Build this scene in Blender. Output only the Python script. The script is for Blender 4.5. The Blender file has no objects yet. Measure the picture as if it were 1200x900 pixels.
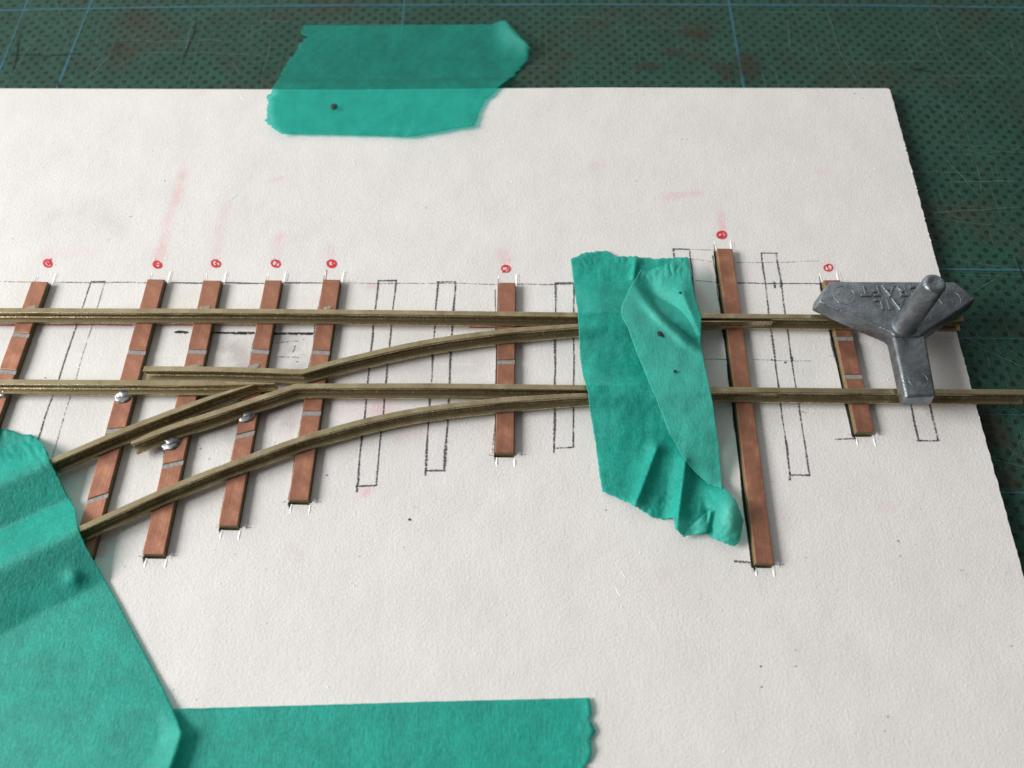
import bpy, bmesh, math, random
from mathutils import Vector, noise, Matrix
from mathutils.bvhtree import BVHTree

random.seed(7)
KEEP = set()
SC = bpy.context.scene
C = SC.collection
R = math.radians

# ------------------------------------------------------------------ camera
# 1 Blender unit = 1 centimetre.  The card's top face is z = 0.
FPX, PITCH, CAMH = 1027.0, R(60.9), 8.9
cam_d = bpy.data.cameras.new("camera")
cam = bpy.data.objects.new("camera", cam_d)
C.objects.link(cam)
cam.location = (0, 0, CAMH)
cam.rotation_euler = (math.pi / 2 - PITCH, 0, 0)
cam_d.sensor_width = 36
cam_d.lens = FPX / 1200 * 36
cam_d.clip_start = 0.1
cam_d.clip_end = 500
cam_d.dof.use_dof = True
cam_d.dof.focus_distance = 10.2
cam_d.dof.aperture_fstop = cam_d.lens * 0.001 / 0.10
SC.camera = cam

# ------------------------------------------------------------------ light
w = bpy.data.worlds.new("World")
SC.world = w
w.use_nodes = True
wn, wl = w.node_tree.nodes, w.node_tree.links
bg = wn['Background']
tc = wn.new('ShaderNodeTexCoord')
dt = wn.new('ShaderNodeVectorMath'); dt.operation = 'DOT_PRODUCT'
dv = Vector((-0.42, 0.86, 0.26)).normalized()
dt.inputs[1].default_value = dv
wl.new(tc.outputs['Generated'], dt.inputs[0])
wr = wn.new('ShaderNodeValToRGB')
wr.color_ramp.elements[0].position = 0.0
wr.color_ramp.elements[0].color = (0.085, 0.08, 0.075, 1)
wr.color_ramp.elements[1].position = 1.0
wr.color_ramp.elements[1].color = (1.15, 1.15, 1.12, 1)
e = wr.color_ramp.elements.new(0.40); e.color = (0.19, 0.19, 0.19, 1)
wl.new(dt.outputs['Value'], wr.inputs[0])
wl.new(wr.outputs[0], bg.inputs[0])
bg.inputs[1].default_value = 1.0

def area(name, d, dist, size, power, col):
    l = bpy.data.lights.new(name, 'AREA')
    l.shape = 'RECTANGLE'; l.size = size[0]; l.size_y = size[1]
    l.energy = power; l.color = col
    o = bpy.data.objects.new(name, l); C.objects.link(o)
    v = Vector(d).normalized()
    o.location = Vector((0, 5, 0)) + v * dist
    o.rotation_euler = v.to_track_quat('Z', 'Y').to_euler()
    return o
area("window_light", (-0.86, -0.08, 0.49), 60, (34, 24), 57000, (1.0, 0.985, 0.96))

SC.view_settings.view_transform = 'Standard'
SC.view_settings.look = 'None'
SC.view_settings.exposure = 0
SC.view_settings.gamma = 1

# ------------------------------------------------------------------ helpers
CT, ST = math.cos(PITCH), math.sin(PITCH)
def U(px, py, z=0.0):
    """measured point of the photograph -> point on the plane at height z"""
    u = (px - 600) / FPX; v = (450 - py) / FPX
    dx, dy, dz = u, CT + v * ST, -ST + v * CT
    t = (z - CAMH) / dz
    return Vector((dx * t, dy * t, z))

def P(p):
    """world -> px (for measuring only)"""
    y = p[1]; zz = p[2] - CAMH
    depth = y * CT - zz * ST
    up = y * ST + zz * CT
    return 600 + FPX * p[0] / depth, 450 - FPX * up / depth

def mat(name):
    m = bpy.data.materials.new(name); m.use_nodes = True
    n, l = m.node_tree.nodes, m.node_tree.links
    return m, n, l, n['Principled BSDF']

def nz(n, l, scale, detail=3, vec=None, rough=0.55):
    t = n.new('ShaderNodeTexNoise')
    t.inputs['Scale'].default_value = scale
    t.inputs['Detail'].default_value = detail
    t.inputs['Roughness'].default_value = rough
    if vec is None:
        c = n.new('ShaderNodeTexCoord'); vec = c.outputs['Object']
    l.new(vec, t.inputs['Vector'])
    return t.outputs['Fac']

def mapped(n, l, sc, rot=(0, 0, 0)):
    c = n.new('ShaderNodeTexCoord'); m = n.new('ShaderNodeMapping')
    m.inputs['Scale'].default_value = sc; m.inputs['Rotation'].default_value = rot
    l.new(c.outputs['Object'], m.inputs['Vector'])
    return m.outputs['Vector']

def ramp(n, l, src, *stops):
    r = n.new('ShaderNodeValToRGB')
    els = r.color_ramp.elements
    for i, (p, c) in enumerate(stops):
        if not isinstance(c, tuple): c = (c, c, c)
        e = els[i] if i < 2 else els.new(p)
        e.position = p; e.color = (*c, 1)
    l.new(src, r.inputs[0])
    return r.outputs['Color']

def mixc(n, l, fac, a, b, mode='MIX'):
    m = n.new('ShaderNodeMix'); m.data_type = 'RGBA'; m.blend_type = mode
    for sock, v in ((m.inputs['Factor'], fac), (m.inputs[6], a), (m.inputs[7], b)):
        if isinstance(v, (int, float)): sock.default_value = v
        elif isinstance(v, tuple): sock.default_value = (*v, 1)
        else: l.new(v, sock)
    return m.outputs[2]

def math_(n, l, op, a, b=None, clamp=False):
    m = n.new('ShaderNodeMath'); m.operation = op; m.use_clamp = clamp
    for i, v in enumerate((a, b)):
        if v is None: continue
        if isinstance(v, (int, float)): m.inputs[i].default_value = v
        else: l.new(v, m.inputs[i])
    return m.outputs[0]

def bump(n, l, bs, h, strength, dist):
    b = n.new('ShaderNodeBump')
    b.inputs['Strength'].default_value = strength
    b.inputs['Distance'].default_value = dist
    l.new(h, b.inputs['Height']); l.new(b.outputs[0], bs.inputs['Normal'])
    return b

def tag(o, label=None, cat=None, group=None, kind=None):
    if label: o['label'] = label
    if cat: o['category'] = cat
    if group: o['group'] = group
    if kind: o['kind'] = kind
    return o

def obj(name, bm, mats, parent=None, smooth=False, loc=None):
    me = bpy.data.meshes.new(name)
    if loc is not None:
        bmesh.ops.translate(bm, verts=bm.verts, vec=-Vector(loc))
    if id(bm) in KEEP: KEEP.discard(id(bm))
    else: bmesh.ops.recalc_face_normals(bm, faces=bm.faces)
    if smooth:
        for f in bm.faces: f.smooth = True
    bm.to_mesh(me); bm.free()
    for m in (mats if isinstance(mats, (list, tuple)) else [mats]): me.materials.append(m)
    o = bpy.data.objects.new(name, me); C.objects.link(o)
    if loc is not None: o.location = loc
    if parent:
        o.parent = parent
        o.location = -parent.location if loc is None else Vector(loc) - parent.location
    return o

def empty(name, loc):
    o = bpy.data.objects.new(name, None); C.objects.link(o)
    o.location = loc; o.empty_display_size = 0.2
    return o

# ------------------------------------------------------------------ materials
def m_mat():
    m, n, l, b = mat("mat_green_vinyl")
    c = n.new('ShaderNodeTexCoord'); s = n.new('ShaderNodeSeparateXYZ')
    wob = n.new('ShaderNodeTexNoise'); wob.inputs['Scale'].default_value = 9
    l.new(c.outputs['Object'], wob.inputs['Vector'])
    sub = n.new('ShaderNodeVectorMath'); sub.operation = 'MULTIPLY_ADD'
    sub.inputs[1].default_value = (0.035, 0.035, 0)
    l.new(wob.outputs['Color'], sub.inputs[0]); l.new(c.outputs['Object'], sub.inputs[2])
    l.new(sub.outputs[0], s.inputs[0])
    X, Y = s.outputs[0], s.outputs[1]
    a = math_(n, l, 'MULTIPLY', math_(n, l, 'ADD', X, Y), 5.05)
    q = math_(n, l, 'MULTIPLY', math_(n, l, 'SUBTRACT', X, Y), 5.05)
    fa = math_(n, l, 'SUBTRACT', math_(n, l, 'FLOORED_MODULO', a, 1.0), 0.5)
    fb = math_(n, l, 'SUBTRACT', math_(n, l, 'FLOORED_MODULO', q, 1.0), 0.5)
    d2 = math_(n, l, 'ADD', math_(n, l, 'MULTIPLY', fa, fa), math_(n, l, 'MULTIPLY', fb, fb))
    # squash a little: dots wider than tall
    d = math_(n, l, 'ADD', math_(n, l, 'SQRT', d2), math_(n, l, 'MULTIPLY', math_(n, l, 'SUBTRACT', nz(n, l, 16, 3), 0.5), 0.22))
    dots = ramp(n, l, d, (0.19, 1.0), (0.31, 0.0))
    vis = ramp(n, l, nz(n, l, 1.4, 4), (0.33, 0.65), (0.5, 1.0))
    base = ramp(n, l, nz(n, l, 2.2, 5), (0.3, (0.013, 0.050, 0.034)), (0.7, (0.020, 0.072, 0.050)))
    gr = nz(n, l, 38, 4)
    base = mixc(n, l, ramp(n, l, gr, (0.45, 0.0), (0.75, 0.45)), base, (0.06, 0.12, 0.10))
    # rust-brown grime
    br = ramp(n, l, nz(n, l, 0.75, 6, rough=0.7), (0.50, 0.0), (0.66, 0.6))
    base = mixc(n, l, br, base, (0.05, 0.035, 0.022))
    col = mixc(n, l, math_(n, l, 'MULTIPLY', dots, math_(n, l, 'MULTIPLY', vis, 0.85)), base, (0.008, 0.020, 0.017))
    # fine scratches, three directions
    for rot, sc, th in ((0.25, (55, 1.1, 1), 0.665), (-0.6, (60, 0.9, 1), 0.675), (1.45, (48, 1.2, 1), 0.67), (1.62, (70, 0.8, 1), 0.68)):
        v = mapped(n, l, sc, (0, 0, rot))
        k = ramp(n, l, nz(n, l, 1.0, 2, v), (th + 0.02, 0.0), (th + 0.07, 0.4))
        col = mixc(n, l, k, col, (0.10, 0.20, 0.17))
    l.new(col, b.inputs['Base Color'])
    rr = ramp(n, l, nz(n, l, 3, 4), (0.3, 0.45), (0.7, 0.62))
    l.new(rr, b.inputs['Roughness'])
    b.inputs['Specular IOR Level'].default_value = 0.16
    h = math_(n, l, 'SUBTRACT', math_(n, l, 'MULTIPLY', gr, 0.4), math_(n, l, 'MULTIPLY', dots, 0.6))
    bump(n, l, b, h, 0.6, 0.012)
    return m

def m_line(name, col, density=0.35, scale=60, soft=True, strength=1.0):
    m, n, l, b = mat(name)
    b.inputs['Base Color'].default_value = (*col, 1)
    b.inputs['Roughness'].default_value = 0.7
    uv = n.new('ShaderNodeUVMap'); sp = n.new('ShaderNodeSeparateXYZ')
    l.new(uv.outputs[0], sp.inputs[0])
    t = math_(n, l, 'ABSOLUTE', math_(n, l, 'SUBTRACT', math_(n, l, 'MULTIPLY', sp.outputs[1], 2.0), 1.0))
    e = math_(n, l, 'SUBTRACT', 1.0, math_(n, l, 'POWER', t, 2.2), True)
    nn = math_(n, l, 'ADD', math_(n, l, 'MULTIPLY', nz(n, l, scale, 4), 0.75), math_(n, l, 'MULTIPLY', nz(n, l, 7, 3), 0.25))
    g = math_(n, l, 'MULTIPLY', math_(n, l, 'SUBTRACT', math_(n, l, 'MULTIPLY', nn, math_(n, l, 'ADD', math_(n, l, 'MULTIPLY', e, 0.5), 0.5)), density), 7.0, True)
    a = math_(n, l, 'MULTIPLY', math_(n, l, 'MULTIPLY', g, e, True), strength, True)
    l.new(a, b.inputs['Alpha'])
    return m

def m_card():
    m, n, l, b = mat("card_white")
    at = n.new('ShaderNodeAttribute'); at.attribute_name = "stain"
    mott = ramp(n, l, nz(n, l, 1.3, 5), (0.3, (0.71, 0.693, 0.675)), (0.7, (0.765, 0.75, 0.735)))
    fine = ramp(n, l, nz(n, l, 22, 4), (0.3, 0.955), (0.7, 1.0))
    c = mixc(n, l, 1.0, mott, fine, 'MULTIPLY')
    c = mixc(n, l, 1.0, c, at.outputs['Color'], 'MULTIPLY')
    l.new(c, b.inputs['Base Color'])
    b.inputs['Roughness'].default_value = 0.62
    b.inputs['Specular IOR Level'].default_value = 0.3
    h = math_(n, l, 'ADD', math_(n, l, 'MULTIPLY', nz(n, l, 34, 4, rough=0.6), 0.8), math_(n, l, 'MULTIPLY', nz(n, l, 75, 3), 0.3))
    h = math_(n, l, 'ADD', h, math_(n, l, 'MULTIPLY', nz(n, l, 2.2, 3), 1.6))
    bump(n, l, b, h, 0.5, 0.013)
    return m

def m_simple(name, col, rough=0.5, metal=0.0, bs=0.0, bscale=30, spec=0.5):
    m, n, l, b = mat(name)
    f = nz(n, l, bscale, 4)
    lo = tuple(v * 0.82 for v in col); hi = tuple(min(1, v * 1.15) for v in col)
    l.new(ramp(n, l, f, (0.3, lo), (0.7, hi)), b.inputs['Base Color'])
    b.inputs['Roughness'].default_value = rough
    b.inputs['Metallic'].default_value = metal
    b.inputs['Specular IOR Level'].default_value = spec
    if bs: bump(n, l, b, f, bs, 0.01)
    return m

def m_rail():
    m, n, l, b = mat("nickel_silver_tarnished")
    v = mapped(n, l, (1.0, 1.0, 6))
    f = nz(n, l, 5, 5, v)
    g = nz(n, l, 75, 3)
    base = ramp(n, l, f, (0.3, (0.30, 0.24, 0.14)), (0.55, (0.44, 0.37, 0.225)), (0.75, (0.56, 0.49, 0.32)))
    grime = ramp(n, l, nz(n, l, 34, 5), (0.44, 0.0), (0.62, 0.42))
    gn = n.new('ShaderNodeNewGeometry'); sx = n.new('ShaderNodeSeparateXYZ')
    l.new(gn.outputs['Normal'], sx.inputs[0])
    side = ramp(n, l, math_(n, l, 'ABSOLUTE', sx.outputs[2]), (0.95, 1.0), (0.9995, 0.15))
    base = mixc(n, l, math_(n, l, 'MULTIPLY', grime, side), base, (0.12, 0.095, 0.05))
    spark = ramp(n, l, nz(n, l, 60, 1), (0.62, 0.0), (0.68, 1.0))
    base = mixc(n, l, math_(n, l, 'MULTIPLY', spark, side), base, (0.75, 0.68, 0.5))
    l.new(base, b.inputs['Base Color'])
    b.inputs['Metallic'].default_value = 0.9
    l.new(ramp(n, l, f, (0.3, 0.40), (0.7, 0.22)), b.inputs['Roughness'])
    h = math_(n, l, 'ADD', math_(n, l, 'MULTIPLY', g, side), math_(n, l, 'MULTIPLY', nz(n, l, 30, 2, mapped(n, l, (0.1, 1, 1))), 0.3))
    bump(n, l, b, h, 0.35, 0.008)
    return m

def m_copper():
    m, n, l, b = mat("copper_brushed")
    v = mapped(n, l, (55, 2.0, 3), (0, 0, 0))
    br = nz(n, l, 1.0, 4, v)
    pt = nz(n, l, 5, 5)
    col = ramp(n, l, pt, (0.3, (0.30, 0.135, 0.085)), (0.55, (0.41, 0.19, 0.122)), (0.75, (0.56, 0.29, 0.175)))
    col = mixc(n, l, ramp(n, l, br, (0.35, 0.22), (0.6, 0.0)), col, (0.20, 0.085, 0.06))
    sp = ramp(n, l, nz(n, l, 32, 2), (0.66, 0.0), (0.72, 0.6))
    col = mixc(n, l, sp, col, (0.12, 0.06, 0.05))
    l.new(col, b.inputs['Base Color'])
    b.inputs['Metallic'].default_value = 0.65
    l.new(ramp(n, l, pt, (0.3, 0.42), (0.7, 0.6)), b.inputs['Roughness'])
    bump(n, l, b, math_(n, l, 'ADD', br, nz(n, l, 40, 3)), 0.3, 0.006)
    return m

def m_tape(name, col, trans=0.12, pale=(0.13, 0.58, 0.48), rough=0.55):
    m, n, l, b = mat(name)
    at = n.new('ShaderNodeAttribute'); at.attribute_name = "tone"
    lo = tuple(v * 0.80 for v in col); hi = tuple(min(1, v * 1.16) for v in col)
    c1 = ramp(n, l, nz(n, l, 3.2, 6, rough=0.65), (0.3, lo), (0.7, hi))
    c2 = ramp(n, l, nz(n, l, 30, 6, rough=0.75), (0.32, 0.74), (0.68, 1.18))
    c = mixc(n, l, 1.0, c1, c2, 'MULTIPLY')
    c = mixc(n, l, at.outputs['Fac'], c, pale)
    l.new(c, b.inputs['Base Color'])
    b.inputs['Roughness'].default_value = rough
    b.inputs['Specular IOR Level'].default_value = 0.5
    h = math_(n, l, 'ADD', nz(n, l, 7, 4), math_(n, l, 'MULTIPLY', nz(n, l, 42, 5, mapped(n, l, (1, 0.35, 1)), 0.7), 0.9))
    bump(n, l, b, h, 0.6, 0.016)
    out = n['Material Output']
    tl = n.new('ShaderNodeBsdfTranslucent'); l.new(c, tl.inputs[0])
    tr = n.new('ShaderNodeBsdfTransparent'); tr.inputs[0].default_value = (0.45, 0.93, 0.89, 1)
    m1 = n.new('ShaderNodeMixShader'); m1.inputs[0].default_value = 0.12
    m2 = n.new('ShaderNodeMixShader'); m2.inputs[0].default_value = trans
    l.new(b.outputs[0], m1.inputs[1]); l.new(tl.outputs[0], m1.inputs[2])
    l.new(m1.outputs[0], m2.inputs[1]); l.new(tr.outputs[0], m2.inputs[2])
    l.new(m2.outputs[0], out.inputs['Surface'])
    return m

def m_pewter():
    m, n, l, b = mat("cast_pewter")
    f = nz(n, l, 4, 6, rough=0.65)
    col = ramp(n, l, f, (0.3, (0.165, 0.185, 0.205)), (0.6, (0.28, 0.315, 0.345)), (0.8, (0.40, 0.435, 0.465)))
    col = mixc(n, l, ramp(n, l, nz(n, l, 7, 5, rough=0.7), (0.47, 0.0), (0.64, 0.5)), col, (0.12, 0.125, 0.115))
    l.new(col, b.inputs['Base Color'])
    b.inputs['Metallic'].default_value = 0.85
    l.new(ramp(n, l, nz(n, l, 10, 4), (0.3, 0.30), (0.7, 0.46)), b.inputs['Roughness'])
    h = math_(n, l, 'ADD', nz(n, l, 9, 5), math_(n, l, 'MULTIPLY', nz(n, l, 45, 4), 0.4))
    bump(n, l, b, h, 0.38, 0.03)
    return m

M = dict(
    mat=m_mat(), card=m_card(), rail=m_rail(), copper=m_copper(), pewter=m_pewter(),
    print_=m_line("printed_blue_line", (0.035, 0.15, 0.19), 0.17, 30, strength=0.75),
    scratch=m_line("scratch_pale", (0.13, 0.22, 0.19), 0.30, 40, strength=0.6),
    cutline=m_line("knife_cut_dark", (0.004, 0.008, 0.008), 0.28, 40),
    rust=m_line("rust_patch", (0.050, 0.034, 0.020), 0.30, 9, strength=0.38),
    pencil=m_line("pencil_graphite", (0.045, 0.045, 0.052), 0.35, 48, strength=0.85),
    pencil2=m_line("pencil_faint", (0.08, 0.08, 0.09), 0.40, 48, strength=0.7),
    ink=m_line("black_ink_gap_shade", (0.012, 0.012, 0.016), 0.31, 24),  # ink marks; also paints shade into two sleeper slots
    red=m_line("red_ink", (0.70, 0.012, 0.03), 0.22, 35, strength=0.95),
    redline=m_line("red_ink_faint", (0.60, 0.05, 0.09), 0.30, 35, strength=0.7),
    burr=m_simple("card_burr_white", (0.86, 0.86, 0.85), 0.4),
    fiber=m_simple("paxolin_brown", (0.17, 0.14, 0.065), 0.55, bs=0.4, bscale=18),
    groove=m_simple("groove_grey", (0.29, 0.285, 0.27), 0.5, metal=0.2, bs=0.6, bscale=25),
    solder=m_simple("solder", (0.36, 0.37, 0.385), 0.42, metal=0.9, bs=0.5, bscale=14),
    flux=m_simple("flux_residue", (0.33, 0.29, 0.24), 0.4, metal=0.4, bs=0.6, bscale=22),
    tape=m_tape("tape_teal", (0.020, 0.47, 0.38), 0.36, pale=(0.18, 0.68, 0.58)),
    tape_thin=m_tape("tape_teal_flat", (0.035, 0.46, 0.375), 0.70, pale=(0.2, 0.68, 0.6)),
)

# ------------------------------------------------------------------ strips of ink / pencil
def resample(pts, step):
    pts = [Vector(p) for p in pts]
    L = [0.0]
    for a, b in zip(pts, pts[1:]): L.append(L[-1] + (b - a).length)
    n = max(1, int(math.ceil(L[-1] / step)))
    out = []
    j = 0
    for i in range(n + 1):
        s = L[-1] * i / n
        while j < len(L) - 2 and L[j + 1] < s: j += 1
        d = L[j + 1] - L[j]
        out.append(pts[j].lerp(pts[j + 1], (s - L[j]) / d if d > 1e-9 else 0))
    return out

def strip(bm, pts, width, z, mi, wob=0.0, step=0.06, taper=False, closed=False):
    """a thin ribbon of ink lying on a surface; UV v runs across it"""
    uvl = bm.loops.layers.uv.verify()
    pts = [Vector((p[0], p[1], 0)) for p in pts]
    q = resample(pts, step)
    n = len(q)
    vs = []
    for i, p in enumerate(q):
        a, b = q[max(0, i - 1)], q[min(n - 1, i + 1)]
        if closed and i in (0, n - 1): a, b = q[n - 2], q[1]
        t = (b - a)
        if t.length < 1e-9: t = Vector((1, 0, 0))
        t.normalize()
        nr = Vector((-t.y, t.x, 0))
        wv = width * (0.8 + 0.45 * noise.noise(p * 3.1))
        if taper: wv *= min(1, 0.15 + 4 * min(i, n - 1 - i) / max(1, n - 1))
        p = p + nr * (noise.noise(p * 2.3 + Vector((3, 7, 1))) * wob)
        vs.append((bm.verts.new((p.x + nr.x * wv / 2, p.y + nr.y * wv / 2, z)),
                   bm.verts.new((p.x - nr.x * wv / 2, p.y - nr.y * wv / 2, z))))
    for i in range(n - 1):
        f = bm.faces.new((vs[i][0], vs[i][1], vs[i + 1][1], vs[i + 1][0]))
        f.material_index = mi
        for lp, uv in zip(f.loops, ((i, 0), (i, 1), (i + 1, 1), (i + 1, 0))): lp[uvl].uv = uv

def upx(pts, z=0.0): return [U(x, y, z) for x, y in pts]

def blob(bm, c, r, z, mi, sq=1.0, n=9):
    uvl = bm.loops.layers.uv.verify()
    cv = bm.verts.new((c.x, c.y, z)); ring = []
    ph = random.random() * 9
    for k in range(n):
        a = 2 * math.pi * k / n
        rr = r * (0.75 + 0.5 * random.random())
        ring.append(bm.verts.new((c.x + rr * math.cos(a), c.y + sq * rr * math.sin(a), z)))
    for k in range(n):
        f = bm.faces.new((cv, ring[k], ring[(k + 1) % n])); f.material_index = mi
        for lp, uv in zip(f.loops, ((0, .5), (0, 1), (1, 1))): lp[uvl].uv = uv

# ------------------------------------------------------------------ cutting mat
MZ = -0.15
bm = bmesh.new(); KEEP.add(id(bm))
x0, x1, y0, y1 = -22, 22, -6, 26
v = [bm.verts.new(p) for p in ((x0, y0, MZ), (x1, y0, MZ), (x1, y1, MZ), (x0, y1, MZ))]
bm.faces.new(v)
lo = [bm.verts.new((p.co.x, p.co.y, MZ - 0.3)) for p in v]
bm.faces.new(list(reversed(lo)))
for i in range(4): bm.faces.new((v[i], lo[i], lo[(i + 1) % 4], v[(i + 1) % 4]))
ZL = MZ + 0.003
def ext(p, q, a, b): # extend a line both ways
    d = (q - p); return [p - d * a, q + d * b]
for (a, b, wd) in (((108, 0), (68.3, 100), 0.062), ((474.3, 0), (471, 30), 0.055), ((853.8, 0), (871, 100), 0.062), ((33, 0), (0, 82), 0.045)):
    strip(bm, ext(U(*a, MZ), U(*b, MZ), 0.6 if b[1] > 40 else 2, 1.6), wd, ZL, 1, step=0.1)
strip(bm, upx([(-150, 16), (0, 12.5), (200, 8.5), (400, 6.5), (700, 5.5), (1000, 6.5), (1200, 9), (1400, 12)], MZ), 0.062, ZL + 0.002, 1, step=0.1)
for (y, wd, k) in ((316, 0.052, 1), (397, 0.022, 1), (486, 0.024, 1), (577, 0.035, 1)):
    strip(bm, ext(U(1080, y - 0.6, MZ), U(1200, y + 0.4, MZ), 0.5, 3), wd, ZL + 0.002, k, step=0.1)
# knife scratches
for a in ([(10, 66), (40, 64), (55, 67), (98, 62)], [(70, 95), (68, 104)], [(28, 14), (22, 48), (14, 90)],
          [(1075, 82), (1092, 83)], [(1085, 122), (1092, 130)], [(208, 47), (232, 22), (214, 74)][1:], [(1190, 300), (1204, 340)]):
    strip(bm, upx(a, MZ), 0.035, ZL + 0.006, 3, wob=0.03, taper=True)
strip(bm, upx([(1069, 82), (1082, 81)], MZ), 0.085, ZL + 0.006, 3, taper=True, step=0.02)
for a in ([(30, 10), (24, 45), (20, 56)], [(213, 74), (228, 22)], [(966, 0), (984, 60), (1010, 110)], [(1102, 180), (1150, 232)],
          [(1145, 190), (1152, 235)], [(1100, 213), (1200, 213)], [(700, 33), (830, 33)], [(1085, 250), (1200, 243)],
          [(100, 48), (300, 49)], [(150, 62), (320, 64)], [(640, 20), (760, 22)], [(1130, 40), (1200, 95)], [(100, 95), (135, 60)],
          [(1092, 20), (1110, 60)], [(923, 20), (925, 60)]):
    strip(bm, upx(a, MZ), 0.02, ZL + 0.004, 2, wob=0.04, taper=True)
for k in range(170):
    if k % 3 == 0: px, py = random.uniform(0, 1200), random.uniform(0, 100)
    else: px, py = random.uniform(1050, 1400), random.uniform(60, 800)
    c = U(px, py, MZ); a = random.choice((0.0, 0.0, 1.5, 0.7, -0.6, 2.2)) + random.gauss(0, 0.12); L = random.uniform(0.15, 1.6)
    d = Vector((math.cos(a), math.sin(a), 0)) * L
    strip(bm, [c - d, c + d], random.uniform(0.006, 0.013), ZL + 0.004 + 0.00002 * k, 2, wob=0.03, taper=True, step=0.1)
# brown stains
for (px, py, r, q) in ((875, 78, 0.30, 1.6), (850, 85, 0.22, 1.3), (790, 62, 0.30, 0.5), (760, 78, 0.35, 0.35), (133, 62, 0.13, 2.0), (138, 52, 0.09, 1.2),
                    (1165, 500, 0.25, 1.6), (1180, 560, 0.2, 1.5), (820, 40, 0.3, 0.6), (1140, 495, 0.12, 1.5)):
    blob(bm, U(px, py, MZ), r, ZL + 0.0075, 4, q, 14)
cm = obj("cutting_mat", bm, [M['mat'], M['print_'], M['scratch'], M['cutline'], M['rust']])
tag(cm, "dark green scratched cutting mat with blue lines and black dots under the card", "cutting mat")

# ------------------------------------------------------------------ sleepers (data first: the card's slots need them)
SLZ = 0.08
SLEEPERS = [  # TL, TR, BR, BL (top face in the photograph), gaps (px y of left, right), label
    dict(q=[(37.5, 329), (55.5, 330.5), (-26, 560), (-48, 560)], gaps=[(391.5, 393), (434.5, 436)],
         label="leftmost copper sleeper, running out of the photo at the left edge", sold=[(2, 462, .10, 's'), (38, 358.5, .07, 'f')]),
    dict(q=[(173, 326.7), (192.5, 327.5), (107, 652), (84, 650)], gaps=[(412, 413.5), (505, 503), (588, 580)],
         label="copper sleeper second from the left, ending under the big tape corner", sold=[(142.5, 467, .12, 's')]),
    dict(q=[(239, 328.5), (258, 328.5), (192.5, 650), (166, 648.5)], gaps=[(411, 412), (547, 541.5)],
         label="copper sleeper third from the left, crossing under the wing rail tip", sold=[(199, 522, .12, 's'), (241, 358.5, .07, 'f'), (228, 427.5, .08, 'f')]),
    dict(q=[(311, 328), (329.5, 328.5), (278, 617), (256, 614.5)], gaps=[(411, 412.5), (512, 506.5)],
         label="copper sleeper fourth from the left with a solder blob below the crossing", sold=[(288, 490, .11, 's'), (298, 427, .08, 'f')]),
    dict(q=[(378, 327.5), (399, 327.5), (360, 587), (339, 584.5)], gaps=[(412, 413), (484, 484)],
         label="copper sleeper just right of the crossing, under the bend of the rails", sold=[(385, 358.5, .06, 'f')]),
    dict(q=[(584.5, 331), (604, 331), (602, 531), (580.5, 529.5)], gaps=[(424, 424), (466, 466)],
         label="lone copper sleeper in the middle between the pencil outlines, left of the upright tape", sold=[]),
    dict(q=[(840.5, 291), (858, 291), (907.5, 661), (885.5, 659.5)], gaps=[],
         label="longest copper sleeper without gaps, right of the upright tape", sold=[]),
    dict(q=[(966, 328), (984, 328), (1025.5, 505), (1003.5, 507)], gaps=[(396.5, 396.5), (441, 441)],
         label="copper sleeper partly under the grey gauge at the right", sold=[]),
]
for s in SLEEPERS:
    w4 = [U(*p, SLZ) for p in s['q']]
    top = (w4[0] + w4[1]) / 2; bot = (w4[2] + w4[3]) / 2
    ax = (bot - top); L = ax.length; ax.normalize()
    rt = Vector((-ax.y, ax.x, 0))
    if rt.x < 0: rt = -rt
    wd = (abs((w4[1] - w4[0]).dot(rt)) + abs((w4[2] - w4[3]).dot(rt))) / 2
    s.update(top=top, bot=bot, ax=ax, L=L, rt=rt, w=wd)

# ------------------------------------------------------------------ white card
EDGE = [(1042.5, 103.5), (1070, 205), (1087.5, 271), (1101.5, 322), (1122.5, 395), (1149, 494), (1191.5, 646), (1262, 905)]
edge_w = [U(*p) for p in EDGE]
last = edge_w[-1] + (edge_w[-1] - edge_w[-2]) * 1.2
edge_w.append(last)
def edge_x(y):
    for a, b in zip(edge_w, edge_w[1:]):
        if b.y <= y <= a.y: return a.x + (b.x - a.x) * (a.y - y) / (a.y - b.y)
    return edge_w[0].x if y > edge_w[0].y else edge_w[-1].x
TL, TM = U(-260, 104.5), U(400, 104.5)
def top_y(x): # far edge of the card
    pts = [U(-260, 104), U(0, 103.6), U(400, 105), U(700, 102.6), U(1042.5, 103.5)]
    if x <= pts[0].x: return pts[0].y
    for a, b in zip(pts, pts[1:]):
        if a.x <= x <= b.x: return a.y + (b.y - a.y) * (x - a.x) / (b.x - a.x)
    return pts[-1].y
CX0, CY0 = -11.5, last.y
NX, NY = 340, 300
bm = bmesh.new()
g = []
TH = 0.146
for j in range(NY + 1):
    row = []
    for i in range(NX + 1):
        u, v = i / NX, j / NY
        yy = CY0 + (edge_w[0].y - CY0) * v
        ex = edge_x(yy) + 0.012 * noise.noise(Vector((0, yy * 9, 5))) + 0.006 * noise.noise(Vector((3, yy * 31, 5)))
        x = CX0 + (ex - CX0) * u
        y = CY0 + (top_y(x) - CY0) * v
        if i == NX and j == NY: y -= 0.01; x -= 0.012
        row.append(bm.verts.new((x, y, 0)))
    g.append(row)
for j in range(NY):
    for i in range(NX):
        bm.faces.new((g[j][i], g[j][i + 1], g[j + 1][i + 1], g[j + 1][i]))
ring = [g[0][i] for i in range(NX + 1)] + [g[j][NX] for j in range(1, NY + 1)] + [g[NY][i] for i in range(NX - 1, -1, -1)] + [g[j][0] for j in range(NY - 1, 0, -1)]
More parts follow.
